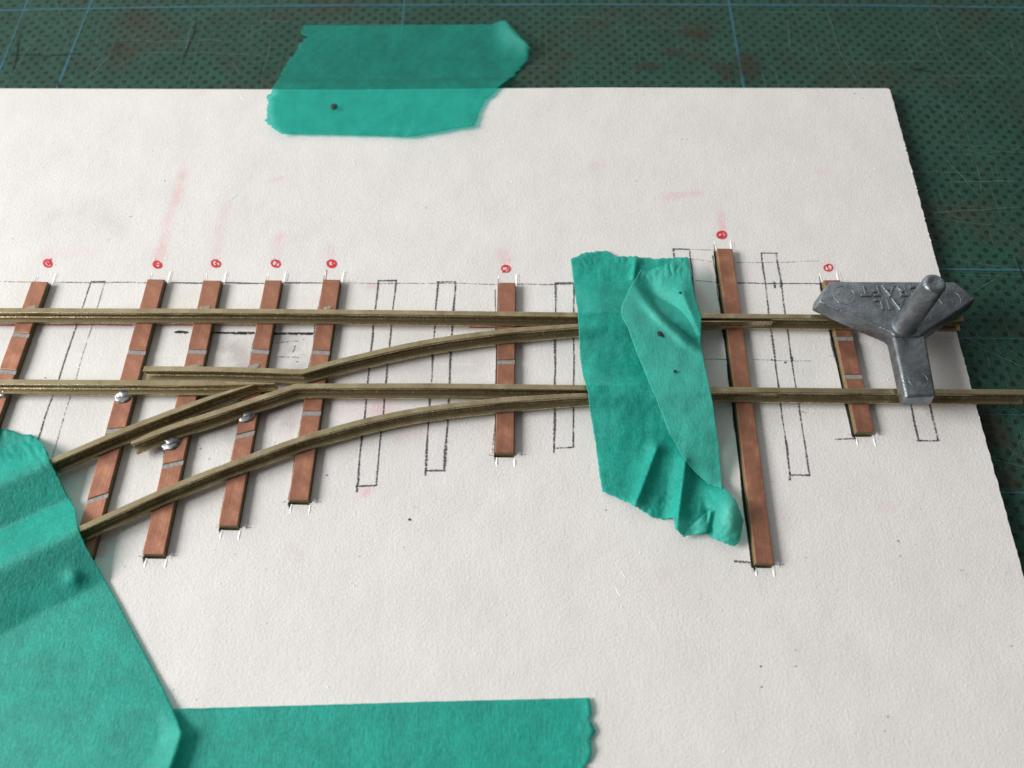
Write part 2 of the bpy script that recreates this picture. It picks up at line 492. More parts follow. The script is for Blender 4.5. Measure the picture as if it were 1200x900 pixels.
lowr = [bm.verts.new((v.co.x, v.co.y, -TH)) for v in ring]
n = len(ring)
for i in range(n): bm.faces.new((ring[i], lowr[i], lowr[(i + 1) % n], ring[(i + 1) % n]))
bm.faces.new(list(reversed(lowr)))
me = bpy.data.meshes.new("card_tmp"); bm.to_mesh(me); bm.free()
tmp = bpy.data.objects.new("card_tmp", me); C.objects.link(tmp)
# slots
bm = bmesh.new()
for k, s in enumerate(SLEEPERS):
    gl = 0.030 if k >= 6 else 0.014
    gr_ = 0.006
    a = s['top'] - s['ax'] * 0.02; b = s['bot'] + s['ax'] * 0.025
    # the top face is seen displaced; the sleeper itself is a straight box so the slot is right beneath it
    c = []
    for z in (-0.3, 0.1):
        for p in (a - s['rt'] * (s['w'] / 2 + gl), a + s['rt'] * (s['w'] / 2 + gr_), b + s['rt'] * (s['w'] / 2 + gr_), b - s['rt'] * (s['w'] / 2 + gl)):
            c.append(bm.verts.new((p.x, p.y, z)))
    for f in ((3, 2, 1, 0), (4, 5, 6, 7), (0, 1, 5, 4), (1, 2, 6, 5), (2, 3, 7, 6), (3, 0, 4, 7)):
        bm.faces.new([c[i] for i in f])
bmesh.ops.recalc_face_normals(bm, faces=bm.faces)
me2 = bpy.data.meshes.new("cut_tmp"); bm.to_mesh(me2); bm.free()
cut = bpy.data.objects.new("cut_tmp", me2); C.objects.link(cut)
md = tmp.modifiers.new("slots", 'BOOLEAN'); md.operation = 'DIFFERENCE'; md.object = cut; md.solver = 'EXACT'
dg = bpy.context.evaluated_depsgraph_get(); dg.update()
card_me = bpy.data.meshes.new_from_object(tmp.evaluated_get(dg))
print("card verts", len(me.vertices), "->", len(card_me.vertices))
bpy.data.objects.remove(tmp); bpy.data.objects.remove(cut)

# stains: (px polyline, radius px, colour multiplier, strength)
STAINS = [
    ([(186, 303), (196, 265), (214, 205)], 6, (1.0, .80, .82), .75), ([(214, 205), (222, 180)], 7, (1, .88, .88), .35),
    ([(253, 300), (260, 262), (266, 240)], 6, (1, .82, .84), .55), ([(323, 298), (328, 275)], 6, (1, .80, .83), .6),
    ([(55, 300), (62, 290)], 6, (1, .85, .86), .4), ([(593, 306), (590, 296)], 7, (1, .78, .80), .6), ([(389, 300), (388, 290)], 6, (1, .84, .86), .4),
    ([(846, 268), (845, 250)], 4, (1, .72, .76), .8), ([(778, 231), (818, 227)], 6, (1, .84, .86), .7), ([(695, 195), (706, 193)], 5, (1, .82, .84), .6),
    ([(970, 200), (960, 202)], 6, (1, .86, .88), .4), ([(971, 308), (970, 300)], 5, (1, .82, .84), .5),
    ([(312, 214), (330, 208)], 2.5, (1, .8, .82), .6), ([(230, 110), (242, 108)], 6, (1, .88, .86), .5), ([(55, 298), (110, 296)], 9, (1, .92, .93), .4),
    ([(440, 484), (452, 480)], 12, (1, .80, .85), .55), ([(427, 578), (431, 574)], 6, (1, .76, .80), .6), ([(380, 470), (430, 475)], 16, (.98, .89, .92), .5),
    ([(340, 640), (350, 650)], 8, (1, .90, .90), .4), ([(775, 675), (785, 668)], 9, (1, .87, .88), .5), ([(905, 695), (950, 693)], 6, (1, .91, .92), .4),
    ([(470, 515), (500, 505)], 8, (1, .88, .90), .5), ([(1035, 592), (1045, 595)], 7, (1, .86, .88), .4), ([(430, 337), (440, 335)], 4, (1, .8, .85), .6),
    ([(265, 405), (300, 440)], 22, (.70, .66, .67), .8), ([(335, 400), (350, 430)], 20, (.68, .68, .69), .7), ([(300, 480), (335, 485)], 20, (.70, .62, .66), .8),
    ([(262, 500), (275, 520)], 14, (.74, .73, .73), .6), ([(450, 430), (560, 430)], 20, (.93, .90, .93), .6),
    ([(60, 250), (110, 240), (140, 270)], 16, (.90, .90, .90), .5), ([(20, 215), (70, 175)], 12, (.94, .93, .93), .5), ([(10, 320), (25, 300)], 20, (1.05, 1.05, 1.04), .5),
    ([(870, 430), (940, 430)], 18, (.90, .92, .91), .5), ([(860, 560), (862, 610)], 12, (.90, .95, .93), .4), ([(690, 470), (700, 500)], 10, (.92, .95, .95), .3),
    ([(430, 700), (560, 720)], 30, (.97, .97, .96), .5), ([(750, 700), (820, 690)], 24, (1, .97, .97), .5), ([(690, 850), (700, 870)], 8, (.88, .92, .90), .4),
    ([(20, 350), (60, 350)], 10, (.95, .93, .90), .5), ([(215, 355), (235, 350)], 10, (.96, .92, .82), .6), ([(310, 350), (440, 353)], 8, (.96, .92, .92), .5),
    ([(700, 330), (790, 330)], 14, (.95, .95, .95), .4), ([(1090, 480), (1120, 500)], 20, (.97, .97, .96), .4),
]
def segd(p, a, b):
    ab = b - a; t = max(0, min(1, (p - a).dot(ab) / max(ab.length_squared, 1e-9)))
    return (p - (a + ab * t)).length
SW = []
for pts, r, c, k in STAINS:
    wp = [U(*p).to_2d() for p in pts]
    rr = (U(pts[0][0] + r, pts[0][1]) - U(pts[0][0], pts[0][1])).length
    bx = (min(p.x for p in wp) - 3 * rr, max(p.x for p in wp) + 3 * rr, min(p.y for p in wp) - 3 * rr, max(p.y for p in wp) + 3 * rr)
    SW.append((wp, rr, c, k, bx))
att = card_me.color_attributes.new("stain", 'FLOAT_COLOR', 'POINT')
for i, v in enumerate(card_me.vertices):
    p = v.co.to_2d(); col = [1.0, 1.0, 1.0]
    if v.co.z > -0.01:
        for wp, rr, c, k, bx in SW:
            if not (bx[0] < p.x < bx[1] and bx[2] < p.y < bx[3]): continue
            d = min(segd(p, a, b) for a, b in zip(wp, wp[1:]))
            s_ = math.exp(-(d / rr) ** 2) * k * (0.75 + 0.9 * noise.noise(v.co * 4.0) + 0.5 * noise.noise(v.co * 13.0))
            s_ = max(0, min(1, s_ * 1.45))
            for q in range(3): col[q] *= 1 + (c[q] - 1) * s_
    att.data[i].color = (*col, 1)
bm = bmesh.new(); bm.from_mesh(card_me); KEEP.add(id(bm))
for f in bm.faces: f.material_index = 0
# material slots on the card: 0 card 1 pencil 2 faint pencil 3 ink and gap shade 4 red 5 red faint 6 burr
lay = [0.003]
def line(pts, wpx, mi, wob=0.012, taper=False):
    lay[0] += 0.000012
    wd = wpx / 58.0
    strip(bm, upx(pts), wd, lay[0], mi, wob=wob, taper=taper)
# long faint construction lines
line([(-20, 330.5), (55, 331)], 2.0, 2); line([(60, 331), (172, 331.5)], 2.2, 2); line([(200, 331.5), (240, 332)], 2.6, 1); line([(260, 331.5), (312, 332)], 2.6, 1)
line([(332, 331.5), (378, 332)], 2.4, 1); line([(400, 332), (585, 333)], 1.7, 2); line([(605, 333), (672, 333.5)], 2.0, 2)
line([(815, 329), (845, 331)], 1.8, 2); line([(864, 332), (905, 332.5)], 2.6, 1); line([(905, 332.5), (968, 333)], 2.0, 1)
line([(800, 302), (842, 307)], 1.4, 2); line([(862, 308), (960, 306)], 1.2, 2)
line([(810, 292), (838, 293)], 1.4, 2)
line([(203, 389), (222, 390)], 3.5, 3, taper=True); line([(250, 390), (298, 390.5)], 3.8, 3); line([(320, 391), (367, 391)], 3.4, 3)
line([(320, 418), (350, 419)], 2.0, 2); line([(322, 402), (350, 400)], 1.6, 2); line([(345, 405), (343, 413)], 3.0, 2)
line([(820, 421), (852, 421.5)], 1.5, 2); line([(882, 422), (950, 423)], 1.2, 2)
def rect(l1, l2, r1, r2, top=True, bottom=True, wl_=2.6, wr_=2.4, lm=1, rm=1):
    line([l1, l2], wl_, lm); line([r1, r2], wr_, rm)
    if top: line([(l1[0] - 1, l1[1]), (r1[0] + 1, r1[1])], 2.6, 1)
    if bottom: line([(l2[0] - 1, l2[1]), (r2[0] + 1, r2[1])], 2.4, 1); line([(l2[0], l2[1] - 3), (l2[0] - .5, l2[1] + 6)], 2.8, 1)
rect((107, 330), (38, 535), (123, 330), (58, 545), bottom=False, wl_=2.2, wr_=1.7, rm=2)
rect((443.5, 329), (418, 571), (464, 329), (440.5, 569))
rect((512.5, 331), (498.5, 552), (533, 331), (521, 551), wr_=3.0, wl_=2.6)
rect((651, 332), (649.5, 525), (672, 332), (672, 523.5))
rect((789, 292), (800, 400), (808, 292), (825, 460), bottom=False)
rect((892, 296.5), (925.5, 557), (910, 296.5), (947.5, 558), wl_=2.4, wr_=2.2)
line([(907, 330), (908, 338)], 4, 1); line([(915, 330), (915, 338)], 4, 1)
line([(928, 418), (929, 423)], 3.5, 1); line([(938, 482), (944, 484)], 3.5, 3, taper=True)
line([(1044, 355), (1076, 516)], 3.0, 1); line([(1063, 350), (1099, 517)], 2.8, 1); line([(1074, 516.5), (1101, 516.5)], 2.8, 1)
# red lines beside the top rail
line([(-20, 381), (60, 380.5), (155, 380.8)], 2.4, 5); line([(180, 381), (226, 381)], 2.0, 5); line([(248, 381), (300, 381.5)], 1.8, 5); line([(550, 383), (580, 383)], 3.0, 4); line([(606, 381), (645, 380.5)], 2.4, 5)
# shaky pencil beside the sleepers, knife overruns, white burrs
def burr(a, b, wpx=2.0, h=0.014):
    pa, pb = U(*a), U(*b); t = (pb - pa); L = t.length; t.normalize(); nr = Vector((-t.y, t.x, 0)) * wpx / 200
    n_ = 6; prev = None
    for i in range(n_ + 1):
        k = i / n_; c = pa.lerp(pb, k); tp = min(1, 0.3 + 3 * min(k, 1 - k)) * (0.8 + 0.4 * random.random())
        cur = (bm.verts.new(c - nr * tp), bm.verts.new(c + Vector((0, 0, h * tp))), bm.verts.new(c + nr * tp))
        if prev:
            for q in range(2):
                f = bm.faces.new((prev[q], cur[q], cur[q + 1], prev[q + 1])); f.material_index = 6
        prev = cur
for k, s in enumerate(SLEEPERS):
    tl = s['top'] - s['rt'] * s['w'] / 2; trr = s['top'] + s['rt'] * s['w'] / 2
    bl = s['bot'] - s['rt'] * s['w'] / 2; br = s['bot'] + s['rt'] * s['w'] / 2
    ptl, ptr, pbl, pbr = P((tl.x, tl.y, 0)), P((trr.x, trr.y, 0)), P((bl.x, bl.y, 0)), P((br.x, br.y, 0))
    dx = (ptl[0] - pbl[0]) / (ptl[1] - pbl[1])  # px drift per px down
    burr((ptl[0] + 1, ptl[1] - 1), (ptl[0] - dx * 12, ptl[1] - 13), 2.4, 0.004)
    burr((ptr[0] + 1.5, ptr[1] + 1), (ptr[0] + 1.5 - dx * 15, ptr[1] - 15), 3.8, 0.005)
    line([(ptl[0] - 1.5, ptl[1] + 2), (ptl[0] - 1 - dx * 9, ptl[1] - 9)], 1.2, 1)
    line([(ptr[0] + 4.5, ptr[1] - 2), (ptr[0] + 4.5 - dx * 14, ptr[1] - 14)], 0.6, 2)
    if k > 1:
        burr((pbl[0] + 2, pbl[1] + 2), (pbl[0] + 2 + dx * 13, pbl[1] + 13), 3.0, 0.006)
        burr((pbr[0] + 1.5, pbr[1] + 2), (pbr[0] + 1.5 + dx * 14, pbr[1] + 14), 3.0, 0.006)
        burr((pbr[0] + 3, pbr[1] - 1), (pbr[0] + 9, pbr[1] - 2), 6.0, 0.012)
        line([(pbl[0] - 1, pbl[1] - 2), (pbl[0] - 0.5 + dx * 8, pbl[1] + 8)], 3.0, 3, taper=True)
        line([(pbl[0] - 8, pbl[1] - 0.5), (pbl[0], pbl[1])], 1.3, 2)
        line([(pbr[0], pbr[1]), (pbr[0] + 14, pbr[1] - 1)], 0.9, 2)
    # pencil along both long sides; on the longest sleeper black paints the gap's shade
    line([(ptl[0] - 2.6, ptl[1] + 4), (pbl[0] - 2.6, pbl[1] - 2)], 1.5 if k < 7 else 2.2, 1 if k != 6 else 3, wob=0.03)
line([(853 + 7, 658), (885, 660)], 2.4, 1); line([(978, 515), (1000, 514)], 2.6, 1)
line([(976, 395), (1001, 510)], 1.8, 3)  # black strip painting the shade in the rightmost sleeper's slot gap
# circled red numbers at the sleeper ends
RED = [(56, 309), (184.5, 310.5), (253, 309), (323, 309), (388.5, 309), (592.5, 315), (845.5, 275.5), (970.5, 314)]
for k, (cx, cy) in enumerate(RED):
    ring_ = [(cx + (4.2 + 0.9 * math.sin(2.1 * t + k)) * math.cos(t + 0.4 * k), cy + (4.6 + 0.8 * math.cos(1.7 * t + k)) * math.sin(t + 0.4 * k)) for t in [i * 2 * math.pi / 14 for i in range(15)]]
    lay[0] += 0.000012
    strip(bm, upx(ring_), 0.047, lay[0], 4, wob=0.004, step=0.02)
    digits = {0: [(54, 306), (57, 311), (60, 303)], 1: [(183, 307), (182, 312), (186, 314), (188, 310), (184, 310)], 2: [(252, 306), (255, 307), (252, 309), (255, 311), (251, 312)],
              3: [(322, 305), (325, 308), (321, 312), (325, 312)], 4: [(387, 306), (391, 306), (389, 309), (392, 311), (387, 312)],
              5: [(590, 313), (594, 312), (595, 316), (591, 317), (589, 320)], 6: [(844, 273), (847, 275), (843, 278), (848, 277)], 7: [(970, 311), (969, 314), (972, 315), (970, 317)]}[k]
    lay[0] += 0.000012
    strip(bm, upx(digits), 0.036, lay[0], 4, wob=0.004, step=0.02)
    for q in range(9):
        lay[0] += 0.000012
        blob(bm, U(cx + random.gauss(0, 5), cy - abs(random.gauss(0, 6)) + 2), random.uniform(.004, .010), lay[0], 5, 1, 5)
line([(377 + 6, 316), (381, 330)], 1.2, 5)
# specks, dents and crumbs
SPK = [(480, 609, 2.4, 3), (841, 155, 2, 2), (799, 163, 1.5, 2), (805, 164, 1, 3), (1001, 110, 3, 2), (1011, 115, 2, 2), (193, 212, 1.6, 3), (269, 235, 1, 2), (153, 254, 1.2, 3),
       (50, 156, 1.2, 2), (40, 223, 1.5, 2), (15, 280, 1.6, 2), (120, 194, 1, 2), (63, 137, 1, 2), (252, 168, 1, 2), (754, 111, 3, 2), (710, 598, 1.6, 3), (904, 422, 2, 3),
       (883, 615, 1.5, 2), (1053, 635, 2, 2), (1127, 668, 2.6, 2), (1133, 673, 2.4, 2), (872, 765, 1.5, 2), (891, 781, 1.6, 3), (932, 762, 1.2, 3), (932, 781, 1.2, 3), (892, 805, 1.4, 3),
       (383, 557, 1.6, 3), (465, 528, 1, 2), (342, 435, 2, 3), (348, 424, 1.6, 3), (356, 398, 1.5, 2), (235, 526, 1.8, 2), (233, 522, 1.4, 2), (245, 538, 1.4, 3), (252, 645, 1.6, 2),
       (53, 443, 1.2, 3), (209, 389, 2, 3), (870, 432, 2, 2), (920, 425, 2, 3), (905, 565, 1.4, 2), (987, 634, 1.5, 2), (1052, 634, 1.4, 3), (1103, 757, 1.6, 2), (1040, 840, 1.8, 2)]
for (px, py, r, mi) in SPK:
    lay[0] += 0.000012; blob(bm, U(px, py), r / 100, lay[0], mi, 0.8, 8)
for k in range(260):
    px, py = random.uniform(-20, 1190), 162 + 740 * random.random()
    lay[0] += 0.000004
    blob(bm, U(px, py), random.uniform(.003, .009), lay[0], random.choice((2, 2, 3, 2)), random.uniform(.5, 1.3), 5)
for k in range(190):
    px, py = random.uniform(-20, 1190), 162 + 740 * random.random() ** 1.4
    c = U(px, py); r = random.uniform(.004, .011)
    if c.x > edge_x(c.y) - 0.05: continue
    vs = [bm.verts.new((c.x + r * math.cos(a) * random.uniform(.6, 1.4), c.y + r * math.sin(a), 0.0005)) for a in (0, 1.6, 3.1, 4.7)]
    ap = bm.verts.new((c.x, c.y, r * 0.8))
    for i in range(4):
        f = bm.faces.new((vs[i], vs[(i + 1) % 4], ap)); f.material_index = 6
# hairline dents
for a in ([(243, 137), (247, 145)], [(414, 186), (416, 194)], [(282, 113), (286, 118)], [(130, 280), (124, 282)], [(300, 416), (330, 419)], [(185, 416), (216, 418)], [(720, 687), (728, 700)], [(118, 414), (122, 418)],
          [(85, 416), (112, 417)], [(270, 234), (278, 229)], [(500, 426), (560, 427)], [(728, 640 + 30), (734, 678)]):
    burr(a[0], a[1], 0.9, 0.004)
# nicks along the cut right edge
for k in range(26):
    t = random.random(); y = edge_w[0].y + (edge_w[-2].y - edge_w[0].y) * t
    x = edge_x(y)
    r = random.uniform(.004, .011)
    vs = [bm.verts.new((x + r * a, y + r * b, 0.0005)) for a, b in ((-1, -1), (.9, -.8), (.7, 1), (-1, 1))]
    ap = bm.verts.new((x, y, r * 0.7))
    for i in range(4):
        f = bm.faces.new((vs[i], vs[(i + 1) % 4], ap)); f.material_index = 6
bm.to_mesh(card_me); KEEP.discard(id(bm)); bm.free()
for m_ in (M['card'], M['pencil'], M['pencil2'], M['ink'], M['red'], M['redline'], M['burr']): card_me.materials.append(m_)
card = bpy.data.objects.new("card_sheet", card_me); C.objects.link(card)
card_me.name = "card_sheet"
tag(card, "white card with pencilled sleeper outlines and circled red marks, lying on the green mat", "card")

# ------------------------------------------------------------------ build sleepers
def frame_box(bm, o, ax, rt, s0, s1, hw, z0, z1, sk0=0.0, sk1=0.0, jit=0.0):
    """box along ax from s0 to s1; sk = slant of its ends"""
    c = []
    for z in (z0, z1):
        for s_, k, sk in ((s0, -1, sk0), (s0, 1, sk0), (s1, 1, sk1), (s1, -1, sk1)):
            p = o + ax * (s_ + k * sk) + rt * (k * hw)
            c.append(bm.verts.new((p.x, p.y, z)))
    for f in ((3, 2, 1, 0), (4, 5, 6, 7), (0, 1, 5, 4), (1, 2, 6, 5), (2, 3, 7, 6), (3, 0, 4, 7)):
        bm.faces.new([c[i] for i in f])

def bevel(o, w_, seg=2):
    b = o.modifiers.new("bevel", 'BEVEL'); b.width = w_; b.segments = seg; b.limit_method = 'ANGLE'; b.angle_limit = R(40)
    return o

def lump(bm, c, r, h, seed, sx=1.0, sy=1.0):
    t = bmesh.new(); bmesh.ops.create_icosphere(t, subdivisions=3, radius=1)
    off = len(bm.verts); vm = {}
    for v in t.verts:
        k = 1 + 0.30 * noise.noise(v.co * 1.7 + Vector((seed, 0, 0))) + 0.06 * noise.noise(v.co * 5 + Vector((0, seed, 0)))
        vm[v] = bm.verts.new((c.x + v.co.x * r * k * sx, c.y + v.co.y * r * k * sy, c.z + v.co.z * h * k))
    for f in t.faces:
        nf = bm.faces.new([vm[v] for v in f.verts]); nf.smooth = True
    t.free()

for k, s in enumerate(SLEEPERS):
    th = empty("railway_sleeper", Vector((s['top'].x, s['top'].y, MZ + 0.003)))
    tag(th, s['label'], "sleeper", "copper clad sleepers let into the card")
    bm = bmesh.new()
    frame_box(bm, s['top'], s['ax'], s['rt'], 0, s['L'], s['w'] / 2, MZ + 0.004, 0.062)
    core = obj("base_strip", bm, M['fiber'], th)
    # grooves and copper pads
    cuts = []
    for (yl, yr) in s['gaps']:
        # where on the axis does the pixel row fall
        def at(y, side):
            best = None
            for i in range(401):
                p = s['top'] + s['ax'] * (s['L'] * i / 400) + s['rt'] * (side * s['w'] / 2)
                d = abs(P(p)[1] - y)
                if best is None or d < best[0]: best = (d, s['L'] * i / 400)
            return best[1]
        a, b = at(yl, -1), at(yr, 1)
        cuts.append(((a + b) / 2, (b - a) / 2))
    seg = []; cur, sk = 0.0, 0.0
    gw = 0.029
    for c_, sk_ in cuts:
        seg.append((cur, c_ - gw, sk, sk_)); cur = c_ + gw; sk = sk_
    seg.append((cur, s['L'], sk, 0.0))
    for a, b, ska, skb in seg:
        bm = bmesh.new()
        frame_box(bm, s['top'], s['ax'], s['rt'], a, b, s['w'] / 2 + 0.002, 0.0622, SLZ, ska, skb)
        # object space turned along the sleeper so that the brushing follows it
        ang = math.atan2(s['ax'].y, s['ax'].x) + math.pi / 2
        o = obj("copper_strip", bm, M['copper'], th)
        rotm = Matrix.Rotation(ang, 4, 'Z')
        ctr = s['top'] + s['ax'] * ((a + b) / 2)
        o.data.transform(rotm.inverted() @ Matrix.Translation(-ctr))
        o.location = ctr - th.location; o.rotation_euler = (0, 0, ang)
        bevel(o, 0.008)
    for c_, sk_ in cuts:
        bm = bmesh.new()
        frame_box(bm, s['top'], s['ax'], s['rt'], c_ - gw + 0.001, c_ + gw - 0.001, s['w'] / 2 + 0.001, 0.0621, 0.068, sk_, sk_)
        obj("insulation_gap", bm, M['groove'], th)
    for i, (px, py, r, t) in enumerate(s['sold']):
        bm = bmesh.new()
        c = U(px, py, 0.088 if t == 's' else 0.081)
        if t == 's': lump(bm, c + Vector((0, r * .2, 0)), r * .80, 0.020, k * 3.1 + i, 1.1, 0.85)
        else:
            lump(bm, c + Vector((0, -.03, 0)), r * .7, 0.004, k * 3.1 + i, 1.3, 0.55)
            lump(bm, c + Vector((r * .4, -.015, 0)), r * .45, 0.006, k * 1.1 + i + 7, 1.2, 0.7)
        if t == 's': lump(bm, c + Vector((r * .1, r * .5, .0)), r * .72, 0.038, k * 5.3 + i + 2, 1.1, 0.8)
        obj("solder_joint" if t == 's' else "flux_residue", bm, M['solder'] if t == 's' else M['flux'], th)

# ------------------------------------------------------------------ rails
ZB, ZT = 0.081, 0.23
PROF = [(-.090, 0), (-.090, .026), (-.084, .032), (-.030, .037), (-.011, .045), (-.011, .110), (-.037, .120), (-.037, .143), (-.030, .149),
        (.030, .149), (.037, .143), (.037, .120), (.011, .110), (.011, .045), (.030, .037), (.084, .032), (.090, .026), (.090, 0)]
def smooth_path(pts, step=0.08, passes=0, sharp=()):
    q = resample(pts, step)
    for _ in range(passes):
        q = [q[0]] + [(q[i - 1] + q[i] * 2 + q[i + 1]) / 4 for i in range(1, len(q) - 1)] + [q[-1]]
    return q
def rail(name, label, segs, dz=0.0, t0=None, t1=None, halign=1.0, passes=14, ext_foot=0.0):
    """segs: list of px polylines (head centre line) joined by sharp bends.
    t0/t1: (length, how narrow, side) planing of the ends; side +1 planes the far (left of travel) side"""
    path = []
    for sg in segs:
        q = smooth_path([U(x, y, ZT + dz) for x, y in sg], 0.08, passes)
        path += q if not path else q[1:]
    n_ = len(path)
    S = [0.0]
    for a, b in zip(path, path[1:]): S.append(S[-1] + (b - a).length)
    bm = bmesh.new(); rings = []
    for i, p in enumerate(path):
        a, b = path[max(0, i - 1)], path[min(n_ - 1, i + 1)]
        t = (b - a).normalized(); nr = Vector((-t.y, t.x, 0))
        if 0 < i < n_ - 1:
            t1_ = (path[i] - path[i - 1]).normalized(); c_ = max(.7, t.dot(t1_)); nr = nr / c_
        kl = kr = 1.0
        for tp, dist in ((t0, S[i]), (t1, S[-1] - S[i])):
            if tp and dist < tp[0]:
                f_ = tp[1] + (1 - tp[1]) * dist / tp[0]
                if tp[2] >= 0: kl *= f_
                if tp[2] <= 0: kr *= f_
        r_ = []
        for (x, z) in PROF:
            xx = x * (kl if x < 0 else kr)   # x<0 = left of travel
            # nr points left of travel
            wp = p - nr * xx
            r_.append(bm.verts.new((wp.x, wp.y, ZB + dz + z + 0.0015 * noise.noise(Vector((wp.x * 2, wp.y * 2, z * 9))))))
        rings.append(r_)
    m_ = len(PROF)
    for i in range(n_ - 1):
        for j in range(m_):
            bm.faces.new((rings[i][j], rings[i][(j + 1) % m_], rings[i + 1][(j + 1) % m_], rings[i + 1][j]))
    bm.faces.new(rings[0]); bm.faces.new(list(reversed(rings[-1])))
    mid = path[n_ // 2]
    o = obj(name, bm, M['rail'], loc=Vector((mid.x, mid.y, ZB)))
    bevel(o, 0.003, 1)
    tag(o, label, "rail", "nickel silver rails of the model turnout")
    return path

RA = rail("rail", "long straight top rail running from the left edge to the grey gauge", [[(-120, 363.2), (300, 364.5), (500, 366.5), (675, 368.8), (950, 371), (1129, 373.5)]], passes=4)
RB = rail("rail", "bent rail from just above the crossing, curving right to join the top rail",
          [[(168, 431.8), (262, 432.6), (354, 435.6)], [(354, 435.6), (400, 422.5), (425, 416.8), (460, 408.5), (500, 400.5), (550, 393), (600, 387), (675, 381.5), (740, 377.8), (820, 376.5), (906, 376.2)]],
          dz=-0.002, t1=(3.0, 0.10, 0), passes=3)
RD = rail("rail", "lower straight rail reaching the right edge, its left end bent down at the crossing",
          [[(153, 518.5), (200, 500.5), (250, 484.5), (300, 468), (346, 452.5)], [(346, 452.5), (500, 452), (675, 454), (835, 456.3), (1000, 458), (1203, 459.5)]], dz=0.0015, t0=(0.25, 0.25, 1), passes=2)
RE = rail("rail", "straight rail from the left edge that ends at the tip of the crossing",
          [[(-120, 446.5), (0, 447.5), (275, 449), (322, 449.3)]], dz=0.0045, t1=(0.8, 0.3, 0), passes=2)
RF = rail("rail", "diagonal rail coming out of the big left tape up to the crossing tip",
          [[(-120, 615), (-40, 583), (20, 557.5), (57.5, 541.5), (150, 502), (250, 464.5), (300, 449.5)]], dz=0.0, t1=(0.8, 0.35, 0), passes=6)
RG = rail("rail", "lowest rail, curving from under the big left tape to the upright tape",
          [[(-120, 728), (0, 664), (50, 640), (94, 619.5), (175, 582.5), (230, 559), (300, 533), (350, 514.5), (425, 493.5), (480, 482), (525, 475.5), (600, 467.5), (689, 462.5), (760, 460.5), (840, 460), (912, 461)]],
          dz=-0.001, t1=(3.0, 0.10, 0), passes=10)
RAILS = [RA, RB, RD, RE, RF, RG]

# ------------------------------------------------------------------ tapes
def dist_paths(x, y, paths):
    p = Vector((x, y)); best = 9.0
    for q in paths:
        for a, b in zip(q[::4], q[4::4]):
            a2, b2 = a.to_2d(), b.to_2d()
            if min(abs(a2.x - x), abs(b2.x - x)) > 1.6: continue
            best = min(best, segd(p, a2, b2))
    return best

def polyres(pts, n_):
    pts = [Vector((x, y, 0)) for x, y in pts]
    L = [0.0]
    for a, b in zip(pts, pts[1:]): L.append(L[-1] + (b - a).length)
    out = []; j = 0
    for i in range(n_ + 1):
        s_ = L[-1] * i / n_
        while j < len(L) - 2 and L[j + 1] < s_: j += 1
        d = L[j + 1] - L[j]
        out.append(pts[j].lerp(pts[j + 1], (s_ - L[j]) / d if d > 1e-9 else 0))
    return out

def jag(pts, amp, seed):
    n_ = len(pts)
    for i, p in enumerate(pts):
        k = min(1, min(i, n_ - 1 - i) / 3)
        p.x += k * amp * (noise.noise(Vector((p.x * .22, p.y * .22, seed))) + .6 * noise.noise(Vector((p.x * .7, p.y * .7, seed + 5))))
        p.y += k * amp * (noise.noise(Vector((p.x * .25, p.y * .25, seed + 9))) + .6 * noise.noise(Vector((p.x * .8, p.y * .8, seed + 3))))
    return pts

def patch(top, bot, left, right, nu, nv, hfun, tone=None, jags=(0, 0, 0, 0), seed=1):
    """Coons patch over four measured edges, lifted onto the height function"""
    T, B = jag(polyres(top, nu), jags[0], seed), jag(polyres(bot, nu), jags[1], seed + 1)
    Lf, Rt = jag(polyres(left, nv), jags[2], seed + 2), jag(polyres(right, nv), jags[3], seed + 3)
    Lf[0], Lf[-1], Rt[0], Rt[-1] = T[0], B[0], T[-1], B[-1]
    def soft(q):
        q = [p.copy() for p in q]
        for _ in range(120): q = [q[0]] + [(q[i - 1] + q[i] + q[i + 1]) / 3 for i in range(1, len(q) - 1)] + [q[-1]]
        return q
    oT, oB, oL, oR = T, B, Lf, Rt
    T, B, Lf, Rt = soft(T), soft(B), soft(Lf), soft(Rt)
    bm = bmesh.new(); KEEP.add(id(bm))
    ly = bm.verts.layers.float_color.new("tone")
    grid = []
    for j in range(nv + 1):
        v = j / nv; row = []
        for i in range(nu + 1):
            u = i / nu
            p = T[i] * (1 - v) + B[i] * v + Lf[j] * (1 - u) + Rt[j] * u - (T[0] * (1 - u) * (1 - v) + T[-1] * u * (1 - v) + B[0] * (1 - u) * v + B[-1] * u * v)
            p = p + (oT[i] - T[i]) * (1 - v) ** 9 + (oB[i] - B[i]) * v ** 9 + (oL[j] - Lf[j]) * (1 - u) ** 7 + (oR[j] - Rt[j]) * u ** 7
            z = 0.05; w_ = U(p.x, p.y, z)
            for _ in range(5):
                z = 0.5 * z + 0.5 * hfun(w_.x, w_.y, p.x, p.y); w_ = U(p.x, p.y, z)
            vv = bm.verts.new(w_)
            t_ = tone(p.x, p.y) if tone else 0.0
            vv[ly] = (t_, t_, t_, 1)
            row.append(vv)
        grid.append(row)
    for j in range(nv):
        for i in range(nu):
            f = bm.faces.new((grid[j][i], grid[j + 1][i], grid[j + 1][i + 1], grid[j][i + 1])); f.smooth = True
    return bm

